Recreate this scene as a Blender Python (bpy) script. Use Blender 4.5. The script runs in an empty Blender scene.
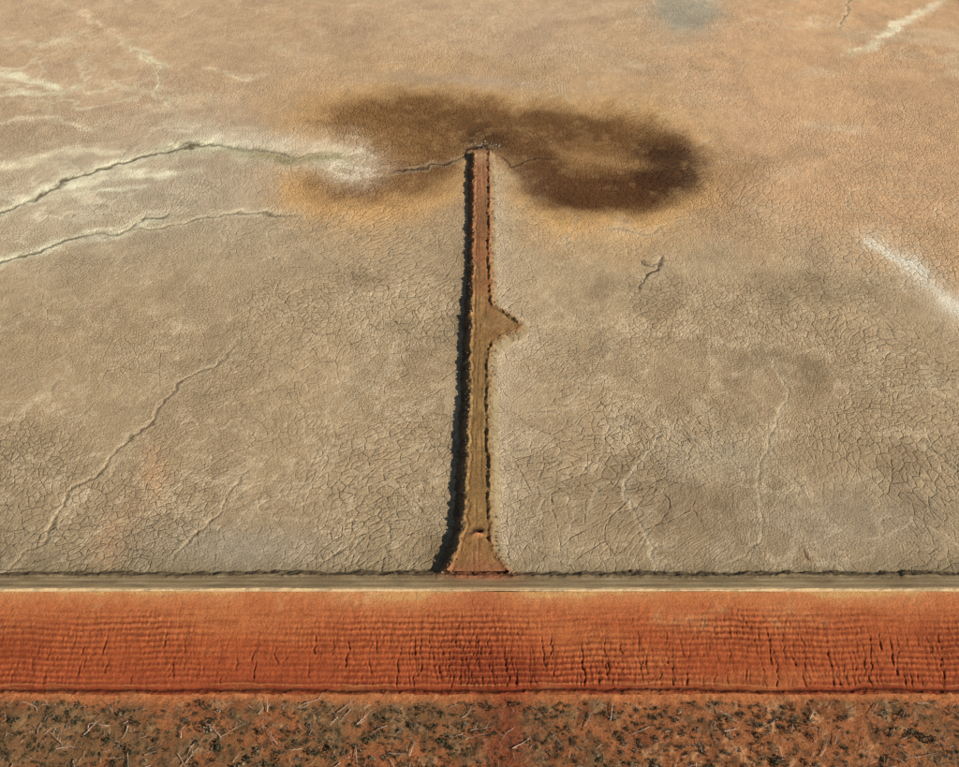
import bpy, math, numpy as np
from mathutils import Vector
rng=np.random.default_rng(7)
F=1114.0; TH=math.radians(42); H=250.0
S,C=math.sin(TH),math.cos(TH)
def W(x,y,z=0.0):
    """survey-sheet coordinates -> ground metres"""
    u=(np.asarray(x,float)-479.5)/F; v=(np.asarray(y,float)-383.5)/F
    t=(H-z)/(S+v*C)
    return u*t, t*(C-v*S)
def sheet(X,Y,z=0.0):
    h=z-H
    d=Y*C-h*S; d=np.maximum(d,1.0)
    v=-(Y*S+h*C)/d
    return 479.5+X/d*F, 383.5+v*F
# ---------- noise ----------
def _h(ix,iy,s):
    n=(ix.astype(np.int64)*374761393+iy.astype(np.int64)*668265263+s*974634777)&0xffffffff
    n=((n^(n>>13))*1274126177)&0xffffffff
    n=n^(n>>16)
    return (n&0xffffff)/float(0xffffff)
def vn(x,y,s=0):
    ix=np.floor(x);iy=np.floor(y);fx=x-ix;fy=y-iy
    fx=fx*fx*fx*(fx*(fx*6-15)+10);fy=fy*fy*fy*(fy*(fy*6-15)+10)
    a=_h(ix,iy,s);b=_h(ix+1,iy,s);c=_h(ix,iy+1,s);d=_h(ix+1,iy+1,s)
    return ((a+(b-a)*fx)*(1-fy)+(c+(d-c)*fx)*fy)*2-1
def fbm(x,y,scale,oct=4,s=0,gain=.5):
    x=x/scale;y=y/scale;r=0;a=1;tot=0
    for i in range(oct):
        r=r+a*vn(x,y,s+i*17);tot+=a;a*=gain
        x,y=(x*1.6-y*1.2)+3.7,(x*1.2+y*1.6)-1.3
    return r/tot*1.5
def ss(a,b,x):
    t=np.clip((x-a)/(b-a),0,1);return t*t*(3-2*t)
def lin(c):
    c=np.array(c,float)/255.0
    return np.where(c<=.04045,c/12.92,((c+.055)/1.055)**2.4)
GAIN=np.array([1.22,1.25,1.30])
def K(c): return np.clip(lin(c)*GAIN,0,0.85)
def mix(col,c,m):
    c=K(c) if not isinstance(c,np.ndarray) else c
    m=np.clip(m,0,1)[:,None]
    col*=1-m; col+=c*m
def pdist(px,py,pts,R=60):
    out=np.full(px.shape,1e3);par=np.zeros(px.shape)
    P=np.array(pts,float)
    sel=np.where((px>P[:,0].min()-R)&(px<P[:,0].max()+R)&(py>P[:,1].min()-R)&(py<P[:,1].max()+R))[0]
    if len(sel)==0: return out,par
    x=px[sel];y=py[sel];best=np.full(x.shape,1e3);bp=np.zeros(x.shape);n=len(P)-1
    for i in range(n):
        ax,ay=P[i];bx,by=P[i+1];dx,dy=bx-ax,by-ay
        t=np.clip(((x-ax)*dx+(y-ay)*dy)/(dx*dx+dy*dy+1e-9),0,1)
        d=np.hypot(x-ax-t*dx,y-ay-t*dy)
        m=d<best;best[m]=d[m];bp[m]=((i+t)/n)[m]
    out[sel]=best;par[sel]=bp
    return out,par
def sdpoly(x,y,pts):
    P=np.array(pts,float);n=len(P)
    best=np.full(x.shape,1e9);ins=np.zeros(x.shape,bool)
    for i in range(n):
        ax,ay=P[i];bx,by=P[(i+1)%n];dx,dy=bx-ax,by-ay
        t=np.clip(((x-ax)*dx+(y-ay)*dy)/(dx*dx+dy*dy+1e-9),0,1)
        best=np.minimum(best,np.hypot(x-ax-t*dx,y-ay-t*dy))
        if dy!=0:
            ins^=((ay>y)!=(by>y))&(x<dx*(y-ay)/dy+ax)
    return np.where(ins,-best,best)
def blob(px,py,cx,cy,rx,ry,rot=0,n=0):
    c,s=math.cos(math.radians(rot)),math.sin(math.radians(rot))
    a=(px-cx)*c+(py-cy)*s;b=-(px-cx)*s+(py-cy)*c
    return np.exp(-((a/rx)**2+(b/ry)**2)*(1.0)+n)*1.0
# ---------- mesh ----------
def build(name,X,Y,Z,nx,ny,col,mat,attrs=None,keep=None):
    me=bpy.data.meshes.new(name)
    i=np.arange(nx*ny).reshape(ny,nx)
    q=np.stack([i[:-1,:-1],i[:-1,1:],i[1:,1:],i[1:,:-1]],-1).reshape(-1,4)
    if keep is not None:
        q=q[keep[q].any(1)]
        used=np.unique(q);mp=np.zeros(nx*ny,int);mp[used]=np.arange(len(used));q=mp[q]
        X,Y,Z,col=X[used],Y[used],Z[used],col[used]
        if attrs: attrs={k:v[used] for k,v in attrs.items()}
    raw(me,np.stack([X,Y,Z],1),q,col,attrs)
    me.materials.append(mat)
    ob=bpy.data.objects.new(name,me);bpy.context.collection.objects.link(ob);return ob
def raw(me,co,q,col,attrs=None,smooth=True):
    me.vertices.add(len(co));me.vertices.foreach_set("co",co.astype(np.float32).ravel())
    k=q.shape[1]
    me.loops.add(q.size);me.loops.foreach_set("vertex_index",q.astype(np.int32).ravel())
    me.polygons.add(len(q));me.polygons.foreach_set("loop_start",(np.arange(len(q))*k).astype(np.int32))
    me.polygons.foreach_set("use_smooth",np.full(len(q),smooth))
    a=me.attributes.new("Col","FLOAT_COLOR","POINT")
    c4=np.ones((len(co),4),np.float32);c4[:,:3]=np.clip(col,0,1);a.data.foreach_set("color",c4.ravel())
    for kk,v in (attrs or {}).items():
        if v.ndim==2:
            b=me.attributes.new(kk,"FLOAT_VECTOR","POINT");b.data.foreach_set("vector",v.astype(np.float32).ravel())
        else:
            b=me.attributes.new(kk,"FLOAT","POINT");b.data.foreach_set("value",v.astype(np.float32).ravel())
    me.update(calc_edges=True);me.validate()
# ---------- materials ----------
class NT:
    def __init__(s,name):
        s.m=bpy.data.materials.new(name);s.m.use_nodes=True;s.t=s.m.node_tree;s.n=s.t.nodes;s.l=s.t.links
        s.b=s.n["Principled BSDF"];s.b.inputs["Roughness"].default_value=.95;s.b.inputs["Specular IOR Level"].default_value=.1
    def put(s,x,sock):
        if isinstance(x,(int,float)): sock.default_value=x
        else: s.l.new(x,sock)
    def math(s,op,a,b=0.0,clamp=False):
        n=s.n.new("ShaderNodeMath");n.operation=op;n.use_clamp=clamp;s.put(a,n.inputs[0]);s.put(b,n.inputs[1]);return n.outputs[0]
    def att(s,name,out="Fac"):
        n=s.n.new("ShaderNodeAttribute");n.attribute_name=name;return n.outputs[out]
    def noise(s,vec,scale,det=4,rough=.6):
        n=s.n.new("ShaderNodeTexNoise");s.l.new(vec,n.inputs["Vector"]);n.inputs["Scale"].default_value=scale
        n.inputs["Detail"].default_value=det;n.inputs["Roughness"].default_value=rough;return n.outputs["Fac"]
    def vor(s,vec,scale,feat="DISTANCE_TO_EDGE",rnd=1.0):
        n=s.n.new("ShaderNodeTexVoronoi");n.feature=feat;n.voronoi_dimensions='2D';s.l.new(vec,n.inputs["Vector"]);n.inputs["Scale"].default_value=scale
        n.inputs["Randomness"].default_value=rnd;return n.outputs["Distance"]
    def rng(s,x,a,b,c,d):
        n=s.n.new("ShaderNodeMapRange");n.interpolation_type="SMOOTHSTEP";s.l.new(x,n.inputs[0])
        for i,v in enumerate((a,b,c,d)): s.put(v,n.inputs[i+1])
        return n.outputs[0]
    def scale(s,colr,f):
        n=s.n.new("ShaderNodeVectorMath");n.operation="SCALE";s.l.new(colr,n.inputs[0]);s.put(f,n.inputs["Scale"]);return n.outputs[0]
    def bump(s,h,dist,strength=1.0):
        n=s.n.new("ShaderNodeBump");n.inputs["Distance"].default_value=dist;n.inputs["Strength"].default_value=strength
        s.l.new(h,n.inputs["Height"]);s.l.new(n.outputs[0],s.b.inputs["Normal"])
def mud_mat():
    g=NT("cracked_tailings_mud");flow=g.att("flow","Vector");crk=g.att("crk");colr=g.att("Col","Color")
    tc=g.n.new("ShaderNodeTexCoord").outputs["Object"]
    crk2=g.att("crk2");crk3=g.att("crk3")
    d1=g.vor(flow,0.34);d2=g.vor(flow,0.80);d3=g.vor(flow,0.085)
    c1=g.rng(d1,0.0,0.085,1.0,0.0);c2=g.rng(d2,0.0,0.17,1.0,0.0);c3=g.rng(d3,0.0,0.026,1.0,0.0)
    brk2=g.rng(g.noise(tc,0.45,2),.36,.6,0.1,1)
    c1=g.math("MULTIPLY",g.math("MULTIPLY",c1,brk2),crk)
    c2=g.math("MULTIPLY",c2,crk2)
    c3=g.math("MULTIPLY",g.math("MULTIPLY",c3,brk2),crk3)
    dome=g.math("MULTIPLY",g.rng(d1,0,.3,0,1),crk)
    n1=g.noise(tc,1.5,4,.65)
    hgt=g.math("ADD",g.math("MULTIPLY",dome,.14),g.math("MULTIPLY",n1,.8))
    hgt=g.math("SUBTRACT",hgt,g.math("MULTIPLY",c1,.42));hgt=g.math("SUBTRACT",hgt,g.math("MULTIPLY",c2,.24));hgt=g.math("SUBTRACT",hgt,g.math("MULTIPLY",c3,.45))
    f=g.rng(n1,.25,.75,.84,1.16)
    dk=g.math("SUBTRACT",1.0,g.math("MULTIPLY",c1,.30));dk2=g.math("SUBTRACT",1.0,g.math("MULTIPLY",c2,.24));dk3=g.math("SUBTRACT",1.0,g.math("MULTIPLY",c3,.3))
    f=g.math("MULTIPLY",g.math("MULTIPLY",f,dk3),g.math("MULTIPLY",dk,dk2))
    g.l.new(g.scale(colr,f),g.b.inputs["Base Color"])
    g.bump(hgt,0.52)
    return g.m
def soil_mat(name,amp=.25,bd=.25,sc=2.0):
    g=NT(name);colr=g.att("Col","Color");tc=g.n.new("ShaderNodeTexCoord").outputs["Object"]
    n1=g.noise(tc,sc,5,.7)
    f=g.rng(n1,.25,.75,1-amp,1+amp)
    g.l.new(g.scale(colr,f),g.b.inputs["Base Color"]);g.bump(n1,bd)
    return g.m
M_mud=mud_mat();M_cw=soil_mat("causeway_fill",.28,.35,1.8);M_road=soil_mat("road_gravel",.2,.12,2.5)
M_slope=soil_mat("red_laterite",.3,.26,2.4);M_scrub=soil_mat("red_scrub_soil",.35,.35,1.6)
# ================= MUDFLAT =================
ext=np.array([330,420,600,1000,2000,4500,9000.])
xs=np.concatenate([-ext[::-1],np.arange(-290,290.1,.42),ext])
ys=[196.4];
while ys[-1]<640: ys.append(ys[-1]+.34+(ys[-1]-196)*.0010)
ys=np.concatenate([ys,[680,760,900,1200,2000,4500,10000]])
nx,ny=len(xs),len(ys)
X,Y=np.meshgrid(xs,ys);X=X.ravel();Y=Y.ravel()
px,py=sheet(X,Y)
big=fbm(X,Y,90,4,1);med=fbm(X,Y,26,4,2);sm=fbm(X,Y,7,4,3);tiny=fbm(X,Y,2.2,3,4)
wx=fbm(X,Y,14,4,5)*7;wy=fbm(X,Y,14,4,6)*5
qx=px+wx;qy=py+wy
rows=np.array([-200,0,80,150,250,400,550,600]);
cols=np.array([(184,156,127),(183,156,127),(179,153,125),(174,151,123),(167,146,116),(162,140,110),(153,133,105),(144,127,101)])
kc=np.array([K(c) for c in cols]);
rr=np.clip(py+med*22+big*25,-200,600)
col=np.stack([np.interp(rr,rows,kc[:,i]) for i in range(3)],1)
Z=big*.5+med*.28+sm*.05
b=ss(-30,50,(px-680)*.36-(py-205)+med*22)*ss(560,760,px+big*50)
mix(col,(192,153,114),b*.7)
mix(col,(178,148,116),ss(.0,.8,med)*.35*ss(420,100,py))
mix(col,(202,180,148),ss(.25,.9,fbm(X,Y*2.2,40,5,9))*.45*ss(330,120,py))
mix(col,(150,128,104),ss(.2,.9,fbm(X,Y*1.6,30,5,14))*.35*ss(330,120,py))
mix(col,(192,160,124),blob(px,py,250,50,260,60)*.35)
sw=fbm(X+wx*3,Y+wy*4,34,5,11)
rid=1-np.abs(sw)*3.2
mix(col,(192,172,142),ss(.45,1,rid)*.55*ss(230,330,py))
sw2=fbm(X*1.6+wx*2,Y*.7+wy*4,22,4,13)
mix(col,(190,171,142),ss(.6,1,1-np.abs(sw2)*4)*.45*ss(200,300,py))
mix(col,(122,103,79),ss(.2,.9,fbm(X,Y,22,5,12))*.45*ss(200,300,py))
mix(col,(146,137,122),blob(qx,qy,240,550,70,22)*.6)
mix(col,(140,131,118),blob(qx,qy,840,520,90,30)*.35)
mix(col,(174,158,132),blob(qx,qy,720,460,60,26)*.65)
mix(col,(118,98,73),blob(qx,qy,690,500,160,40)*.4)
mix(col,(184,144,108),blob(qx,qy,150,478,14,34)*.5)
mix(col,(180,144,110),np.clip(blob(qx,qy,110,540,16,34,25)*.5,0,1))
mix(col,(166,134,106),blob(qx,qy,330,20,60,25)*.4)
mix(col,(150,148,132),np.clip(blob(qx,qy,688,14,32,22)*1.2,0,.75))
mix(col,(168,156,136),blob(qx,qy,150,190,200,60)*.5)
# ---- plume ----
plume=[(298,118),(325,104),(352,96),(395,88),(440,89),(475,97),(515,106),(556,103),(600,103),(645,115),(682,134),(706,158),(704,184),(680,202),(645,216),(600,218),(560,214),(534,202),(516,184),(502,166),(494,160),(466,158),(460,176),(436,190),(408,200),(372,208),(330,204),(300,188),(318,160),(345,150),(330,130)]
pn=fbm(X,Y,9,5,21);pn2=fbm(X*1.0,Y,28,4,22);pn3=fbm(X,Y,4,4,23)
sd0=sdpoly(px+wx*.7,py+wy*.7,plume);sdp=sd0+pn*5+pn2*4
mix(col,(186,150,106),ss(60,-2,sdp)*.8)
mix(col,(202,160,104),ss(26,2,sdp)*ss(160,198,py)*.6)
mix(col,(186,150,102),ss(18,0,sdp)*ss(130,110,py)*.5)
ins=ss(16,-18,sdp)
mix(col,(158,122,80),ins*.85)
mix(col,(134,98,60),ss(2,-28,sdp+pn*4)*ins*.85)
hx0,hy0=W(482,158);ang=np.arctan2(Y-hy0,X-hx0);rad=np.hypot(X-hx0,Y-hy0)
stk=fbm(ang*14,rad*.05+0*ang,1,4,24)
mix(col,(112,80,48),ss(.0,.8,stk)*ins*.5)
mix(col,(110,77,46),np.clip(blob(px,qy,440,114,80,16,6)*1.1,0,1)*ins*.75)
mix(col,(102,70,42),np.clip(blob(px,qy,585,128,84,18,8)*1.1,0,1)*ins*.7)
dz=ss(14,-16,sdp)
mix(col,(58,36,22),np.clip(blob(qx,qy,664,172,38,30,-10)*1.6,0,1)*dz*.9)
mix(col,(82,53,31),np.clip(blob(qx,qy,600,195,70,19,4)*1.4,0,1)*dz*.85)
mix(col,(92,62,38),np.clip(blob(qx,qy,540,172,32,34,-40)*1.3,0,1)*dz*.8)
mix(col,(74,50,32),np.clip(blob(qx,qy,484,142,28,16)*1.4,0,1)*ins*.85)
mix(col,(114,80,49),np.clip(blob(qx,qy,430,172,34,20,-30)*1.3,0,1)*dz*.75)
mix(col,(130,94,58),np.clip(blob(qx,qy,380,194,46,10,-8)*1.2,0,1)*dz*.7)
mix(col,(162,126,84),np.clip(blob(qx,qy,603,157,40,6,8)*1.3,0,1)*.65)
mix(col,(166,132,90),ss(.1,.8,pn3*.7+pn*.6)*ins*.3)
mix(col,(150,118,88),blob(qx,qy,730,176,36,44)*.6)
mix(col,(160,146,130),np.clip(blob(px,qy,470,80,110,6,3),0,1)*.45)
wf=np.clip(blob(qx,qy,352,162,30,22,10)*1.6,0,1)
strand=ss(.25,.8,1-np.abs(fbm(X+wx,Y*1.0,12,4,31))*3)
mix(col,(214,198,172),np.clip(wf,0,1)*(.5+.4*strand))
mix(col,(216,202,176),np.clip(blob(qx,qy,250,140,80,10,8)*1.3,0,1)*(.5+.45*strand))
mix(col,(210,196,168),np.clip(blob(qx,qy,60,200,100,42,-18)*1.2,0,1)*(.25+.55*strand))
mix(col,(210,196,166),np.clip(blob(qx,qy,60,85,120,34,8)*1.2,0,1)*strand*.55)
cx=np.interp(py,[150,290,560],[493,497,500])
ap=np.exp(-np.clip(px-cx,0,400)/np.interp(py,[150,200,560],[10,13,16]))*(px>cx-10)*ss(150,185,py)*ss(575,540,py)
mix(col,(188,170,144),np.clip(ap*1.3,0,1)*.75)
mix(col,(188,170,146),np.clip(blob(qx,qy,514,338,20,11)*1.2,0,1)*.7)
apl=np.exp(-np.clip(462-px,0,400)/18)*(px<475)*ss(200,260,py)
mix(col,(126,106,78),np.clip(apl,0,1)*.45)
mix(col,(108,96,72),np.exp(-np.clip(572-py,0,100)/8)*.55)
mix(col,(106,88,62),np.clip(blob(qx,qy,440,552,20,22)*1.0,0,1)*.6)
# ---- wandering drying lines ----
for k,(sc_,am_) in enumerate(((52,.5),(38,.42),(70,.5),(30,.3))):
    f_=fbm(X+wx*.5,Y*1.1,sc_,3,300+k*7)-(.12*k-.15)
    g_=np.abs(f_)*sc_/1.2
    br=ss(-.1,.5,fbm(X,Y,30,3,340+k))*(1-ins)
    mix(col,(194,176,146),np.exp(-(g_/1.4)**2)*am_*.8*br)
    li=np.exp(-((g_)/.42)**2)*br
    mix(col,(92,76,56),li*am_*.85*ss(40,240,py));Z-=li*.12
# ---- rivulets and rills ----
LX=px+fbm(X,Y,8,4,41)*5+fbm(X,Y,2.5,2,43)*1.5;LY=py+fbm(X,Y,8,4,42)*3.0+fbm(X,Y,2.5,2,44)*.8
def rill(pts,w,dep,pale=(200,180,148),pk=.6,pw=3.,dark=(84,70,52),dk=.7,ridge=0,off=0):
    global Z
    d,t=pdist(LX,LY,pts)
    w=w*.9;tap=np.clip(np.minimum(t,1-t)*6+.35,0,1)
    m=np.exp(-(d/w)**2)*tap
    mix(col,pale,np.exp(-(d/(w*pw))**2)*min(1,pk*1.35)*tap*(.8+.5*np.clip(sm,-1,1)))
    mix(col,dark,m*min(1,dk*1.15))
    Z-=dep*m*.7
    return m
P1=(226,212,182)
rill([(150,152),(185,147),(215,146),(240,150),(285,158),(330,156),(352,158)],5.2,.35,(212,200,172),.5,2.1,(154,142,106),.8)
rill([(150,149),(185,143),(215,142),(240,146),(285,153),(330,151)],1.1,.4,(196,182,154),.0,2.0,(92,82,58),.6)
rill([(-60,238),(0,211),(30,201),(58,184),(95,172),(130,163),(158,153),(185,145),(215,143),(250,149)],1.7,.6,P1,.75,3.0,(92,80,58),.8)  # dark line paints the shade inside the incised channel
rill([(55,190),(90,182),(128,172),(160,176),(200,170)],1.5,.05,P1,.85,2.4,(214,198,166),.2)
rill([(20,205),(60,196),(100,190),(150,184)],1.2,.05,P1,.7,2.2,(214,198,166),.1)
rill([(-60,278),(0,262),(45,248),(85,236),(120,232),(150,219),(170,214)],1.7,.5,P1,.75,2.8,(96,84,62),.8)
rill([(120,232),(160,229),(200,219),(235,212),(300,216)],1.3,.35,(216,200,168),.65,2.6,(100,88,66),.7)
rill([(90,236),(130,224),(160,212),(200,206)],1.1,.1,(216,202,172),.6,2.4,(140,126,100),.4)
rill([(-40,75),(0,72),(35,80),(62,92)],1.4,.05,(226,210,178),.9,2.6,(210,190,158),.2)
rill([(-20,98),(20,92),(60,96),(85,84)],1.1,.05,(224,208,176),.6,2.6,(210,190,158),.1)
rill([(-40,128),(0,122),(45,118),(110,135)],1.1,.05,(220,204,172),.5,3,(210,190,158),.1)
rill([(-20,172),(30,160),(80,150),(130,152)],1.5,.05,(222,206,174),.6,3,(210,190,158),.1)
rill([(-20,40),(40,44),(90,30)],1.2,.05,(214,198,166),.4,3,(190,168,136),.1)
rill([(125,42),(150,62),(163,66),(156,88),(160,98),(173,107)],1.5,.25,(224,208,176),.85,2.3,(156,130,98),.45)
rill([(200,66),(240,78),(270,74)],1.1,.05,(216,198,166),.45,2.6,(190,168,136),.1)
rill([(60,0),(95,20),(125,42)],1,.1,(216,196,162),.55,2.6,(160,134,104),.2)
rill([(-10,578),(10,568),(28,552),(47,545),(58,512),(68,492),(95,478),(122,446),(150,424),(178,386),(212,366),(240,336)],1.4,.4,(196,176,144),.6,2.6,(88,72,52),.75)
rill([(170,566),(182,545),(204,528),(222,512),(228,494),(250,470)],1.4,.35,(192,172,142),.6,2.6,(86,70,52),.75)
rill([(326,570),(334,556),(342,546)],1.5,.3,(186,166,136),.6,2.6,(80,68,50),.8)
rill([(652,572),(657,548),(640,520),(626,498),(634,470),(652,450),(664,425)],1.2,.2,(196,178,150),.7,2.6,(100,84,62),.65)
rill([(722,568),(742,556),(758,544),(764,500),(758,470),(776,430),(790,394),(770,360)],1.3,.25,(198,180,150),.7,2.6,(96,80,58),.65)
rill([(640,292),(648,276),(660,270),(658,256)],1.4,.35,(186,168,142),.4,2.4,(64,52,40),.9)
rill([(640,262),(652,268),(664,262)],1.0,.25,(176,158,132),.3,2.6,(70,58,44),.7)
rill([(462,158),(446,164),(430,163),(412,170),(392,172)],1.4,.3,(200,178,142),.4,2.6,(66,46,32),.85)
rill([(468,150),(462,158),(470,148),(482,146),(492,149)],1.6,.4,(150,120,90),.2,2.0,(44,30,22),.9)
rill([(500,158),(512,166),(530,160),(560,158)],1,.2,(160,130,92),.2,3,(60,40,26),.8)
rill([(838,30),(846,14),(852,-6)],1.2,.25,(206,184,150),.4,3,(116,96,74),.7)
rill([(845,52),(872,44),(892,28),(910,18),(945,2)],1.9,.05,(222,206,176),.8,2.4,(206,186,154),.3)
rill([(798,548),(802,556),(806,562)],1.6,.3,(184,140,98),.3,2,(60,40,28),.8)
rill([(925,440),(944,462),(968,478)],1.3,.25,(184,166,138),.5,2.6,(96,82,60),.6)
rill([(560,560),(575,520),(560,480)],1.0,.12,(186,168,140),.4,3,(116,100,78),.4)
rill([(330,420),(356,398),(380,380),(400,340)],1.0,.1,(186,168,140),.45,4,(130,114,92),.3)
d,t=pdist(LX,LY,[(868,240),(890,252),(908,262),(926,280),(942,296),(975,318),(1010,345)])
mix(col,(226,214,196),np.exp(-(d/(4+6*t))**2)*(.65+.5*pn))
mix(col,(200,184,160),np.exp(-(d/(12+12*t))**2)*.4)
col*=(1+.08*sm+.06*tiny)[:,None]
col*=np.array([1.14,1.11,1.03])
# crack fields
flow=np.stack([(X+fbm(X,Y,60,2,51)*12+fbm(X,Y,8,2,52)*.7),(Y*.95+fbm(X,Y,60,2,53)*12+fbm(X,Y,8,2,54)*.7),np.zeros_like(X)],1)
dm=np.interp(px,[0,200,460,560,650,960],[.15,.1,.2,.15,.4,.35])
crk=np.clip(.18+dm+fbm(X,Y,35,4,55)*1.0,0.0,1.0)*np.interp(py,[0,120,260,560],[.35,.65,1.0,1.0])
crk=crk*(1-.8*np.clip(wf,0,1))
crk=np.maximum(crk,ins*.9)
crk*=1-.75*np.clip(blob(px,py,735,480,60,30),0,1)
crk2=np.clip(.5+fbm(X,Y,30,4,56)*1.0,0,1)*np.interp(py,[0,120,300,560],[.8,1.,.85,.75])
crk2=np.maximum(crk2,ins*1.2)*(1-.7*np.clip(wf,0,1))
crk3=np.clip(.3+fbm(X,Y,50,3,57)*1.2,0,1)*ss(120,260,py)
Z+=tiny*.05
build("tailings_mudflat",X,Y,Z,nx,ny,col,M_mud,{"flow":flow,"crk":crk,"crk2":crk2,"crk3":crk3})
# ================= EMBANKMENT PROFILE =================
kn=[(568,-1.2),(571.5,0.0),(575,2.4),(577,2.5),(590,2.5),(592,2.35),(640,-1.7),(687,-5.4),(690.5,-6.3),(693.5,-5.7),(697,-6.0),(767,-6.2)]
kr=np.array([k[0] for k in kn],float);kz=np.array([k[1] for k in kn]);ky=np.array([W(479.5,r,z)[1] for r,z in kn])
o=np.argsort(ky)
def prof(Y): return np.interp(Y,ky[o],kz[o])
def row(Y):
    r=np.interp(Y,ky[o],kr[o]);lo=ky[o][0]
    return np.where(Y<lo,767+(lo-Y)*3.4,r)
def yat(r): return float(np.interp(r,kr,ky))
def strip(x0,x1,dx,y0,y1,dy,e=ext):
    xs=np.concatenate([-e[::-1],np.arange(x0,x1+.01,dx),e]) 
    ys=np.arange(y0,y1+dy*.5,dy);ys[-1]=y1
    X,Y=np.meshgrid(xs,ys);return X.ravel(),Y.ravel(),len(xs),len(ys)
e2=np.array([250,330,600,1000,2000,4500,9000.])
# ---- road (crest + inner face) ----
yr0=yat(591.5);yr1=ky[0]
X,Y,nx,ny=strip(-190,190,.22,yr0,yr1,.14,e2)
yw=Y+fbm(X,Y*0+3,30,3,61)*.35+fbm(X,Y,3,3,62)*.5*ss(yat(578),yat(574),Y)
r=row(yw);Z=prof(yw)
n=fbm(X,Y,6,4,63);ns=fbm(X*.15,Y,1.1,3,64);n4=fbm(X,Y,2,3,67)
col=np.zeros((len(X),3))+K((144,123,90))
mix(col,(108,92,66),ss(.0,.8,ns)*.65)
mix(col,(166,145,110),ss(.1,.8,-ns)*.55)
mix(col,(118,98,72),ss(.1,.8,fbm(X*.5,Y,12,4,68))*.4)
rk=np.interp(row(Y+.08*n),[570,576,577.5,579,581,583,585,587,588.5,590,592],[0,0,1,.2,.9,.1,.8,.1,0,0,0])
mix(col,(88,74,52),rk*.6)
pale=ss(587.2,588.8,row(Y)+n*.5)
mix(col,(216,182,134),pale*.8*np.clip(.9+n4*.3,0,1))
mix(col,(96,80,58),ss(577.5,575.5,r)*.8)
mix(col,(150,84,56),np.clip(blob(X,Y*0,0,0,8,1)*1.5,0,1)*ss(581,576,r)*.7)
mix(col,(140,100,66),blob(X,Y*0,0,0,14,1)*.3)
Z=Z+.04*n+.06*ns-.08*rk+.28*np.clip(fbm(X,Y,1.6,3,65),0,1)*ss(580,576,r)+.2*np.clip(.8+n4,0,1.5)*ss(1.3,0,np.abs(r-589.5))
Z+=.6*np.clip(fbm(X,Y*0,5,3,66),0,1)*ss(1.6,0,np.abs(r-576))
build("dirt_road",X,Y,Z,nx,ny,col,M_road)
# ---- red slope ----
ys0=yat(695);ys1=yr0
X,Y,nx,ny=strip(-175,175,.19,ys0,ys1,.14,e2)
wob=fbm(X,Y*0+9,25,3,71)*.5+fbm(X,Y,4,3,72)*.18
yy=np.clip(Y+wob*ss(ys1,ys1-4,Y),ys0,ys1)
r=row(yy);Z=prof(yy)
n=fbm(X,Y,9,5,73);nb=fbm(X,Y*2,30,4,74);nf=fbm(X,Y,1.5,3,75)
rs=np.array([591,595,606,628,650,680,690,694]);cs=[(206,148,96),(198,124,80),(190,108,67),(182,94,56),(172,83,48),(166,77,46),(146,66,41),(156,86,53)]
kk=np.array([K(c) for c in cs]);rq=r+n*8
col=np.stack([np.interp(rq,rs,kk[:,i]) for i in range(3)],1)
mix(col,(208,142,95),ss(.2,.9,nb)*.5*ss(640,610,r))
mix(col,(214,160,114),ss(.35,.95,fbm(X,Y,5,4,76)*.7+nb*.5)*.6*ss(640,615,r))
mix(col,(134,56,32),ss(.1,.8,fbm(X*.5,Y,16,4,77))*.55*ss(605,640,r))
mix(col,(196,116,70),ss(.2,.9,fbm(X*.4,Y*1.5,10,4,97))*.4)
st=np.clip(blob(X+n*1.5,r+n*4,-1,662,9,22)+blob(X+n,r,9,672,9,14),0,1)
mix(col,(120,40,27),np.clip(st*1.2,0,1)*.65)
mix(col,(160,78,52),np.exp(-((X-1)/7)**2)*ss(640,600,r)*.4)
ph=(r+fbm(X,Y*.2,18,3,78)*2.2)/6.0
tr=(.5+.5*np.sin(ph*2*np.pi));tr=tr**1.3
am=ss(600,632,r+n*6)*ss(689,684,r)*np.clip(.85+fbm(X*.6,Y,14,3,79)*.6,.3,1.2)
cle=fbm(X*2.2,Y,1.3,2,80)
Z+=.17*tr*am+.12*cle*am+.07*nf
fl=fbm(X*.12,Y,.8,3,98)
Z+=.05*fl;mix(col,(132,60,34),ss(.1,.7,fl)*.4*ss(600,620,r))
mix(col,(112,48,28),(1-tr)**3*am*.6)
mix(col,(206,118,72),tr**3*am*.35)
G=np.zeros(len(X));
def gully(x0,r0,r1,w,dep,straight=False):
    sel=np.where((np.abs(X-x0)<7)&(r>r0-3)&(r<r1+3))[0]
    if len(sel)==0:return
    k=rng.integers(1,9999)
    path=x0+fbm(yy[sel],yy[sel]*0+x0,8,3,k)*(.6 if straight else 1.0)+ fbm(yy[sel],yy[sel]*0+x0,1.1,1,k+5)*.22
    d=np.abs(X[sel]-path);ww=w*(.5+.7*ss(r0,r1,r[sel]))
    m=np.exp(-(d/ww)**2)*ss(r0-2,r0+8,r[sel])*ss(r1+2,r1-2,r[sel])
    m=m*np.clip(.8+vn(yy[sel]*.9,yy[sel]*0+x0,k+9)*.7,.1,1)
    G[sel]=np.maximum(G[sel],m*dep)
for i in range(230):
    u=rng.random()
    if u<.22: x0=rng.normal(0,11)
    elif u<.74: x0=rng.uniform(24,160)
    else: x0=rng.uniform(-170,20)
    r0=rng.uniform(626,674);r1=min(687,r0+rng.uniform(10,50));
    if u>.74:r1=min(r1,r0+22)
    gully(x0,r0,r1,rng.uniform(.15,.26),rng.uniform(.14,.46))
for x0 in (-6,-2,1,4,8): gully(x0,rng.uniform(592,600),rng.uniform(630,660),.2,.15)
for i in range(260): gully(rng.uniform(-170,170),rng.uniform(592,640),rng.uniform(645,687),.16,rng.uniform(.04,.1),True)
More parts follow.
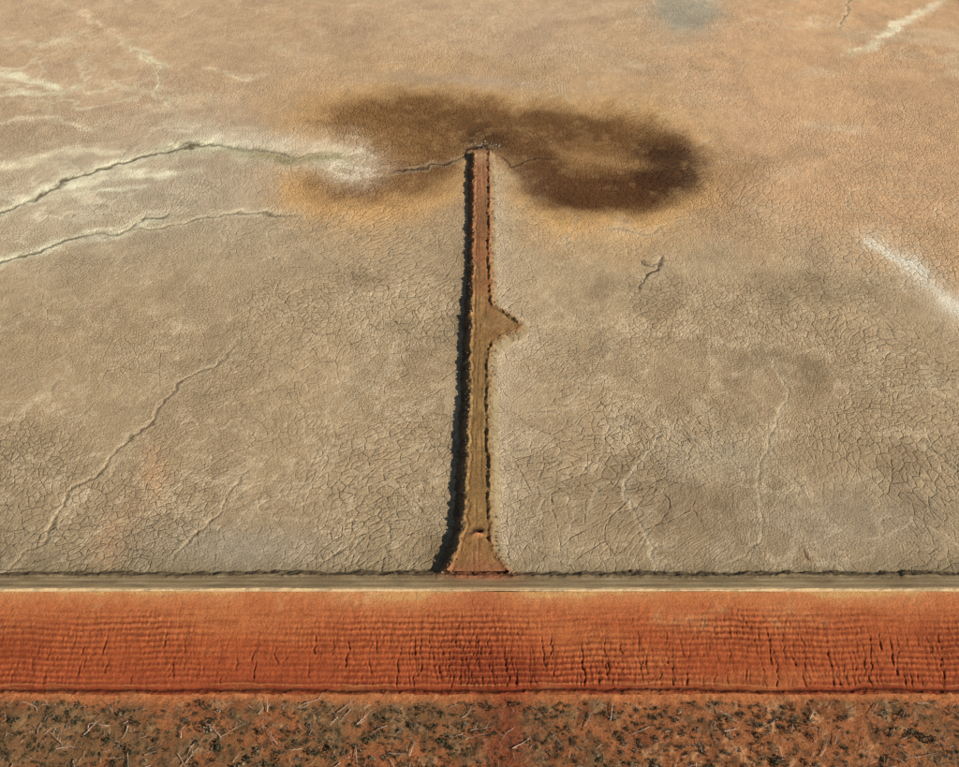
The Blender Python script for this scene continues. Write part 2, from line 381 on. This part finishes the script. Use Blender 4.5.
hc=ss(.86,.98,1-np.abs(fbm(X,Y*2.6,6,3,91))*2.2)*ss(632,645,r)*ss(686,680,r)*ss(.2,.6,fbm(X,Y,18,2,92)+.4*ss(15,40,X))
G=np.maximum(G,hc*.16)
Z-=G*1.1
mix(col,(88,38,24),np.clip(G*1.9,0,1)*.65)  # gully shade painted into the colour; slope cracks darkened too
l2=ss(1.2,0,np.abs(r-685+fbm(X,X*0,8,3,93)*1.2))*np.clip(.7+n,0,1);mix(col,(208,132,84),l2*.5);Z+=.25*l2
mix(col,(66,30,20),ss(2.2,.4,np.abs(r-690.6+fbm(X,X*0+4,6,3,96)*.9))*.8)  # shadow of the toe berm painted as a dark line
Z+=(fbm(X,Y,3,3,94)*.35+np.clip(fbm(X,Y,1.2,3,95),0,1)*.25)*ss(687,691,r)
Z[Y>=ys1-.01]-=.03
col*=np.array([.79,.87,.80])
build("embankment_slope",X,Y,Z,nx,ny,col,M_slope)
# ---- scrubland ----
def scrubZ(X,Y):
    return np.interp(Y,ky[o],kz[o])+fbm(X,Y,12,4,101)*.35+fbm(X,Y,2.5,3,102)*.12
xs=np.concatenate([-e2[::-1],np.arange(-160,160.1,.28),e2])
ys=np.concatenate([[-9000,-4000,-1500,-500,-100,20,80,100],np.arange(112,ys0+.3,.25)])
nx,ny=len(xs),len(ys);X,Y=np.meshgrid(xs,ys);X=X.ravel();Y=Y.ravel()
r=row(Y);Z=scrubZ(X,Y)-.12
n=fbm(X,Y,10,5,103);n2=fbm(X,Y,3,4,104);n3=fbm(X,Y,25,3,105)
col=np.zeros((len(X),3))+K((160,96,60))
mix(col,(122,70,44),ss(0,.8,n)*.7);mix(col,(200,144,102),ss(.1,.8,n2)*.6);mix(col,(112,90,62),ss(-.2,.7,-n3+n2*.5)*.6)
mix(col,(192,112,68),ss(706,698,r+n*4)*.7)
mix(col,(138,64,40),np.exp(-((X-7)/7)**2)*.7)
mix(col,(74,60,42),ss(.15,.65,fbm(X,Y,2.0,3,106))*.6*ss(700,712,r+n*5))
Z+=.2*ss(.2,.9,n2)
col*=np.array([.83,.91,.86])
build("scrub_ground",X,Y,Z,nx,ny,col,M_scrub)
# ================= CAUSEWAY =================
L=[(474,151),(473.5,180),(472.5,240),(471,300),(469,360),(468,410),(466.5,460),(464.5,500),(461.5,530),(456,548),(450,562),(441,576)]
R=[(514,576),(503,563),(495,548),(492,520),(491,480),(490,430),(489.5,380),(490.5,352),(496,341),(507,334),(518,331),(522,325),(516,318),(505,311),(495,306),(492.5,296),(491.5,250),(490.5,200),(490,151)]
poly=[tuple(map(float,W(a,b,2.5))) for a,b in L+R]
Yend=poly[0][1]
gx=np.arange(-22,24,.17);gy=np.arange(196.5,Yend+8,.19)
nx,ny=len(gx),len(gy);X,Y=np.meshgrid(gx,gy);X=X.ravel();Y=Y.ravel()
sd=sdpoly(X+fbm(X,Y,3.5,3,111)*.5,Y+fbm(X,Y,3,3,112)*.5,poly)
rough=fbm(X,Y,1.6,3,113);ro2=fbm(X,Y,5,3,114);ro3=fbm(X,Y,12,3,119)
Z=2.5-1.0*np.maximum(sd,0)+rough*.35*ss(-1.2,.2,sd)+np.where(sd>0,ro2*.35,0)
sx,sy=sheet(X,Y,2.5)
cenx=np.interp(sy,[150,300,400,500,560],[482,482,479,478,477])
side=sx-cenx
brm=np.exp(-((sd+.5)/.42)**2)*np.clip(.6+.5*rough+.4*ro2,0,1.3)
Z+=brm*np.where(side>0,.6,.4)
low=ss(240,370,sy+ro2*25)
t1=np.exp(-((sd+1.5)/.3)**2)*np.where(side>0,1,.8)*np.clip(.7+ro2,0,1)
Z-=.22*t1
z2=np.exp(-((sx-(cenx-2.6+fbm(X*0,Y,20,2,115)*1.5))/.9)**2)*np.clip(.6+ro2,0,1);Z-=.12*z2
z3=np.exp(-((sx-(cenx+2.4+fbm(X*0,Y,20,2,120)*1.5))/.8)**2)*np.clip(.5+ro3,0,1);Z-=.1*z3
Z+=.05*rough
col=np.zeros((len(X),3))+K((142,98,64))
mix(col,(164,104,66),ss(.0,.7,fbm(X*2,Y*.5,8,3,116))*.55)
mix(col,(142,110,66),low*.92)
mix(col,(164,132,82),low*ss(0,.8,fbm(X*2,Y*.4,9,4,117))*.6)
mix(col,(110,84,50),ss(.1,.8,fbm(X*3,Y*.5,5,4,118))*.55)
mix(col,(168,118,84),blob(sx,sy,482,178,9,26)*.6);mix(col,(184,146,106),blob(sx,sy,482,156,9,6)*.7)
mix(col,(154,104,64),ss(500,556,sy+ro2*8)*.5)
mix(col,(142,98,64),ss(-1.0,-.4,sd)*.5*ss(380,300,sy))
mix(col,(130,106,76),ss(-1.0,-.3,sd)*.6*low)
mix(col,(84,60,42),t1*.65);mix(col,(88,64,42),z2*.5);mix(col,(90,66,44),z3*.45)  # windrow shadow lines painted first, then the darker tracks down the centre
mix(col,(134,120,92),ss(-.2,1.0,sd)*.9*(side>0));mix(col,(112,92,66),ss(-.2,.6,sd)*ss(1.6,.6,sd)*.5*(side>0)*ss(-.2,.5,ro2));mix(col,(96,76,54),ss(.2,2.,sd)*.8*(side<=0))  # talus colour carries light: paler sunlit right flank, darker shaded left
mix(col,(150,116,76),np.clip(blob(sx,sy,502,323,11,8)*1.3,0,1)*.6)
hp=np.clip(blob(sx,sy,477,535,6,1.8)*1.1,0,1);Z+=hp*.9;mix(col,(190,126,86),hp*.85)
hp2=blob(sx,sy,477,529.5,5.5,2.6);Z-=hp2*1.5;mix(col,(44,28,20),np.clip(hp2*1.6,0,1)*.95)  # pit is carved, its shadow painted in near black
mix(col,(150,96,66),ss(558,568,sy+ro2*5)*.6)
col*=(1+.14*rough+.1*ro2)[:,None]
Z=np.where(Y<yat(576.5),np.minimum(Z,2.46),Z)
Z=np.where(Y<yat(577.5),-1,Z)
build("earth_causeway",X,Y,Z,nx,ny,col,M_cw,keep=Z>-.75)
# ================= ROCKS =================
def blobs_mesh(name,pos,size,colr,mat,flat=.7):
    ico=np.array([(0,0,-1),(.72,-.53,-.45),(-.28,-.85,-.45),(-.89,0,-.45),(-.28,.85,-.45),(.72,.53,-.45),(.28,-.85,.45),(-.72,-.53,.45),(-.72,.53,.45),(.28,.85,.45),(.89,0,.45),(0,0,1)])
    fc=np.array([(0,1,2),(1,0,5),(0,2,3),(0,3,4),(0,4,5),(1,5,10),(2,1,6),(3,2,7),(4,3,8),(5,4,9),(1,10,6),(2,6,7),(3,7,8),(4,8,9),(5,9,10),(6,10,11),(7,6,11),(8,7,11),(9,8,11),(10,9,11)])
    n=len(pos);j=1+rng.uniform(-.3,.3,(n,12,1));v=ico[None]*j*size[:,None,None]*np.stack([rng.uniform(.7,1.3,n),rng.uniform(.7,1.3,n),np.full(n,flat)],1)[:,None,:]
    v=v+pos[:,None,:];f=(fc[None]+(np.arange(n)*12)[:,None,None]).reshape(-1,3)
    me=bpy.data.meshes.new(name);raw(me,v.reshape(-1,3),f,np.repeat(colr,12,0),smooth=False);me.materials.append(mat)
    ob=bpy.data.objects.new(name,me);bpy.context.collection.objects.link(ob)
pp=np.array(poly);pos=[];
for i in range(len(pp)-1):
    a,b_=pp[i],pp[i+1];ln=np.hypot(*(b_-a));k=int(ln*2.6)
    for q in range(k):
        t=rng.random();p=a+(b_-a)*t;off=rng.normal(0.6,.9);s=1 if i>=len(L) else -1
        if i==len(L)-1: continue
        pos.append((p[0]+s*off,p[1],2.45-max(0,off)*1.0+.05))
pos=np.array(pos);sz=rng.uniform(.12,.42,len(pos))
cc=np.array([K(c) for c in [(136,112,86),(116,88,62),(98,78,58),(150,126,100)]])[rng.integers(0,4,len(pos))]
blobs_mesh("rubble_rocks",pos,sz,cc,M_cw)
hx,hy=W(482,147,0);m=60
pos=np.stack([hx+rng.normal(0,4.2,m),hy+rng.normal(2.0,1.3,m),rng.uniform(0,.25,m)],1)
blobs_mesh("outfall_rocks",pos,rng.uniform(.15,.5,m),np.repeat(K((160,142,118))[None],m,0)*rng.uniform(.3,1.1,(m,1)),M_cw)
# ================= SCRUB =================
def leafmat():
    g=NT("saltbush_foliage");g.l.new(g.att("Col","Color"),g.b.inputs["Base Color"]);return g.m
N=4400
bx=rng.uniform(-150,150,N*2);by=rng.uniform(112,yat(702),N*2)
den=fbm(bx,by,7,3,121)*.7+.5*fbm(bx,by,25,2,122)-1.0*np.exp(-((bx-7)/6)**2)
sel=np.argsort(-(den+rng.uniform(-1.1,1.1,len(bx))))[:N];bx,by=bx[sel],by[sel]
bz=scrubZ(bx,by)
bs=rng.gamma(2.6,.14,N)+.15
NL=42
th=rng.uniform(0,2*np.pi,(N,NL));ph=np.arccos(rng.uniform(0,1,(N,NL)));rr_=rng.uniform(.35,1.1,(N,NL))*(1+.35*np.sin(th*3+rng.uniform(0,6,(N,1))))
c0=np.stack([np.cos(th)*np.sin(ph)*rr_,np.sin(th)*np.sin(ph)*rr_,np.cos(ph)*rr_*.65+.1],-1)*bs[:,None,None]+np.stack([bx,by,bz],1)[:,None,:]
a=rng.normal(size=(N,NL,3));a/=np.linalg.norm(a,axis=-1,keepdims=True)
b2=np.cross(a,rng.normal(size=(N,NL,3)));b2/=np.linalg.norm(b2,axis=-1,keepdims=True)
ls=(bs[:,None,None]*rng.uniform(.14,.3,(N,NL,1)))
quad=np.stack([c0-a*ls,c0+b2*ls*.6,c0+a*ls,c0-b2*ls*.6],2)
base=np.array([K(c) for c in [(98,90,62),(82,78,54),(116,104,78),(112,86,60),(76,70,52),(142,128,104)]])[rng.integers(0,6,N)]*.76
cl=np.repeat(base,NL*4,0)*np.repeat(rng.uniform(.7,1.35,(N*NL,1)),4,0)
me=bpy.data.meshes.new("scrub_bushes");raw(me,quad.reshape(-1,3),np.arange(N*NL*4).reshape(-1,4),cl,smooth=False)
me.materials.append(leafmat());bpy.context.collection.objects.link(bpy.data.objects.new("scrub_bushes",me))
# dead branches
V=[];Q=[];CC=[]
def stick(p,q,r0,r1,c):
    d=q-p;d/=np.linalg.norm(d);u=np.cross(d,(0,0,1.));u/=np.linalg.norm(u)+1e-6;w=np.cross(u,d);k=len(V)
    for (pt,rad) in ((p,r0),(q,r1)):
        for s in range(4):
            an=s*math.pi/2;V.append(pt+(u*math.cos(an)+w*math.sin(an))*rad);CC.append(c)
    for s in range(4):Q.append((k+s,k+(s+1)%4,k+4+(s+1)%4,k+4+s))
for i in range(1100):
    x=rng.uniform(-150,150);y=rng.uniform(112,yat(704));big_=rng.random()<.2
    z=float(scrubZ(np.array([x]),np.array([y]))[0])+.3;l=rng.uniform(2.6,6.2) if big_ else rng.uniform(.8,2.4)
    an=rng.uniform(0,2*math.pi);c=K((196,168,142))*rng.uniform(.4,1.1);p=np.array([x,y,z]);rad=.13 if big_ else .07
    for sgm in range(4):
        an+=rng.normal(0,.16);q=p+np.array([math.cos(an),math.sin(an),rng.uniform(-.04,.12)])*l/4
        stick(p,q,rad*(1-sgm*.2),rad*(.8-sgm*.2),c)
        if rng.random()<.7:
            a2=an+rng.choice([-1,1])*rng.uniform(.4,1.0);stick(q,q+np.array([math.cos(a2),math.sin(a2),.2])*l*rng.uniform(.15,.4),rad*.5,rad*.15,c)
        p=q
me=bpy.data.meshes.new("dead_branches");raw(me,np.array(V),np.array(Q),np.array(CC),smooth=False)
me.materials.append(M_scrub);bpy.context.collection.objects.link(bpy.data.objects.new("dead_branches",me))
# ================= LIGHT / CAMERA =================
EL=math.radians(30);AZ=math.radians(114)
w=bpy.data.worlds.new("World");bpy.context.scene.world=w;w.use_nodes=True
sk=w.node_tree.nodes.new("ShaderNodeTexSky");sk.sky_type='NISHITA';sk.sun_disc=False;sk.sun_elevation=EL;sk.sun_rotation=AZ
bg=w.node_tree.nodes["Background"];w.node_tree.links.new(sk.outputs[0],bg.inputs[0]);bg.inputs[1].default_value=.055
sd_=bpy.data.lights.new("sun","SUN");sd_.energy=5.0;sd_.angle=math.radians(.5);sd_.color=(1,.93,.83)
so=bpy.data.objects.new("sun",sd_);bpy.context.collection.objects.link(so)
dv=Vector((math.sin(AZ)*math.cos(EL),math.cos(AZ)*math.cos(EL),math.sin(EL)))
so.rotation_euler=dv.to_track_quat('Z','Y').to_euler();so.location=dv*300
cd=bpy.data.cameras.new("camera");cd.sensor_width=36;cd.lens=F*36/959;cd.clip_start=1;cd.clip_end=30000
co=bpy.data.objects.new("camera",cd);bpy.context.collection.objects.link(co);co.location=(0,0,H)
co.rotation_euler=(math.radians(90)-TH,0,0)
sc=bpy.context.scene;sc.camera=co
sc.view_settings.view_transform='Standard';sc.view_settings.look='None';sc.view_settings.exposure=0
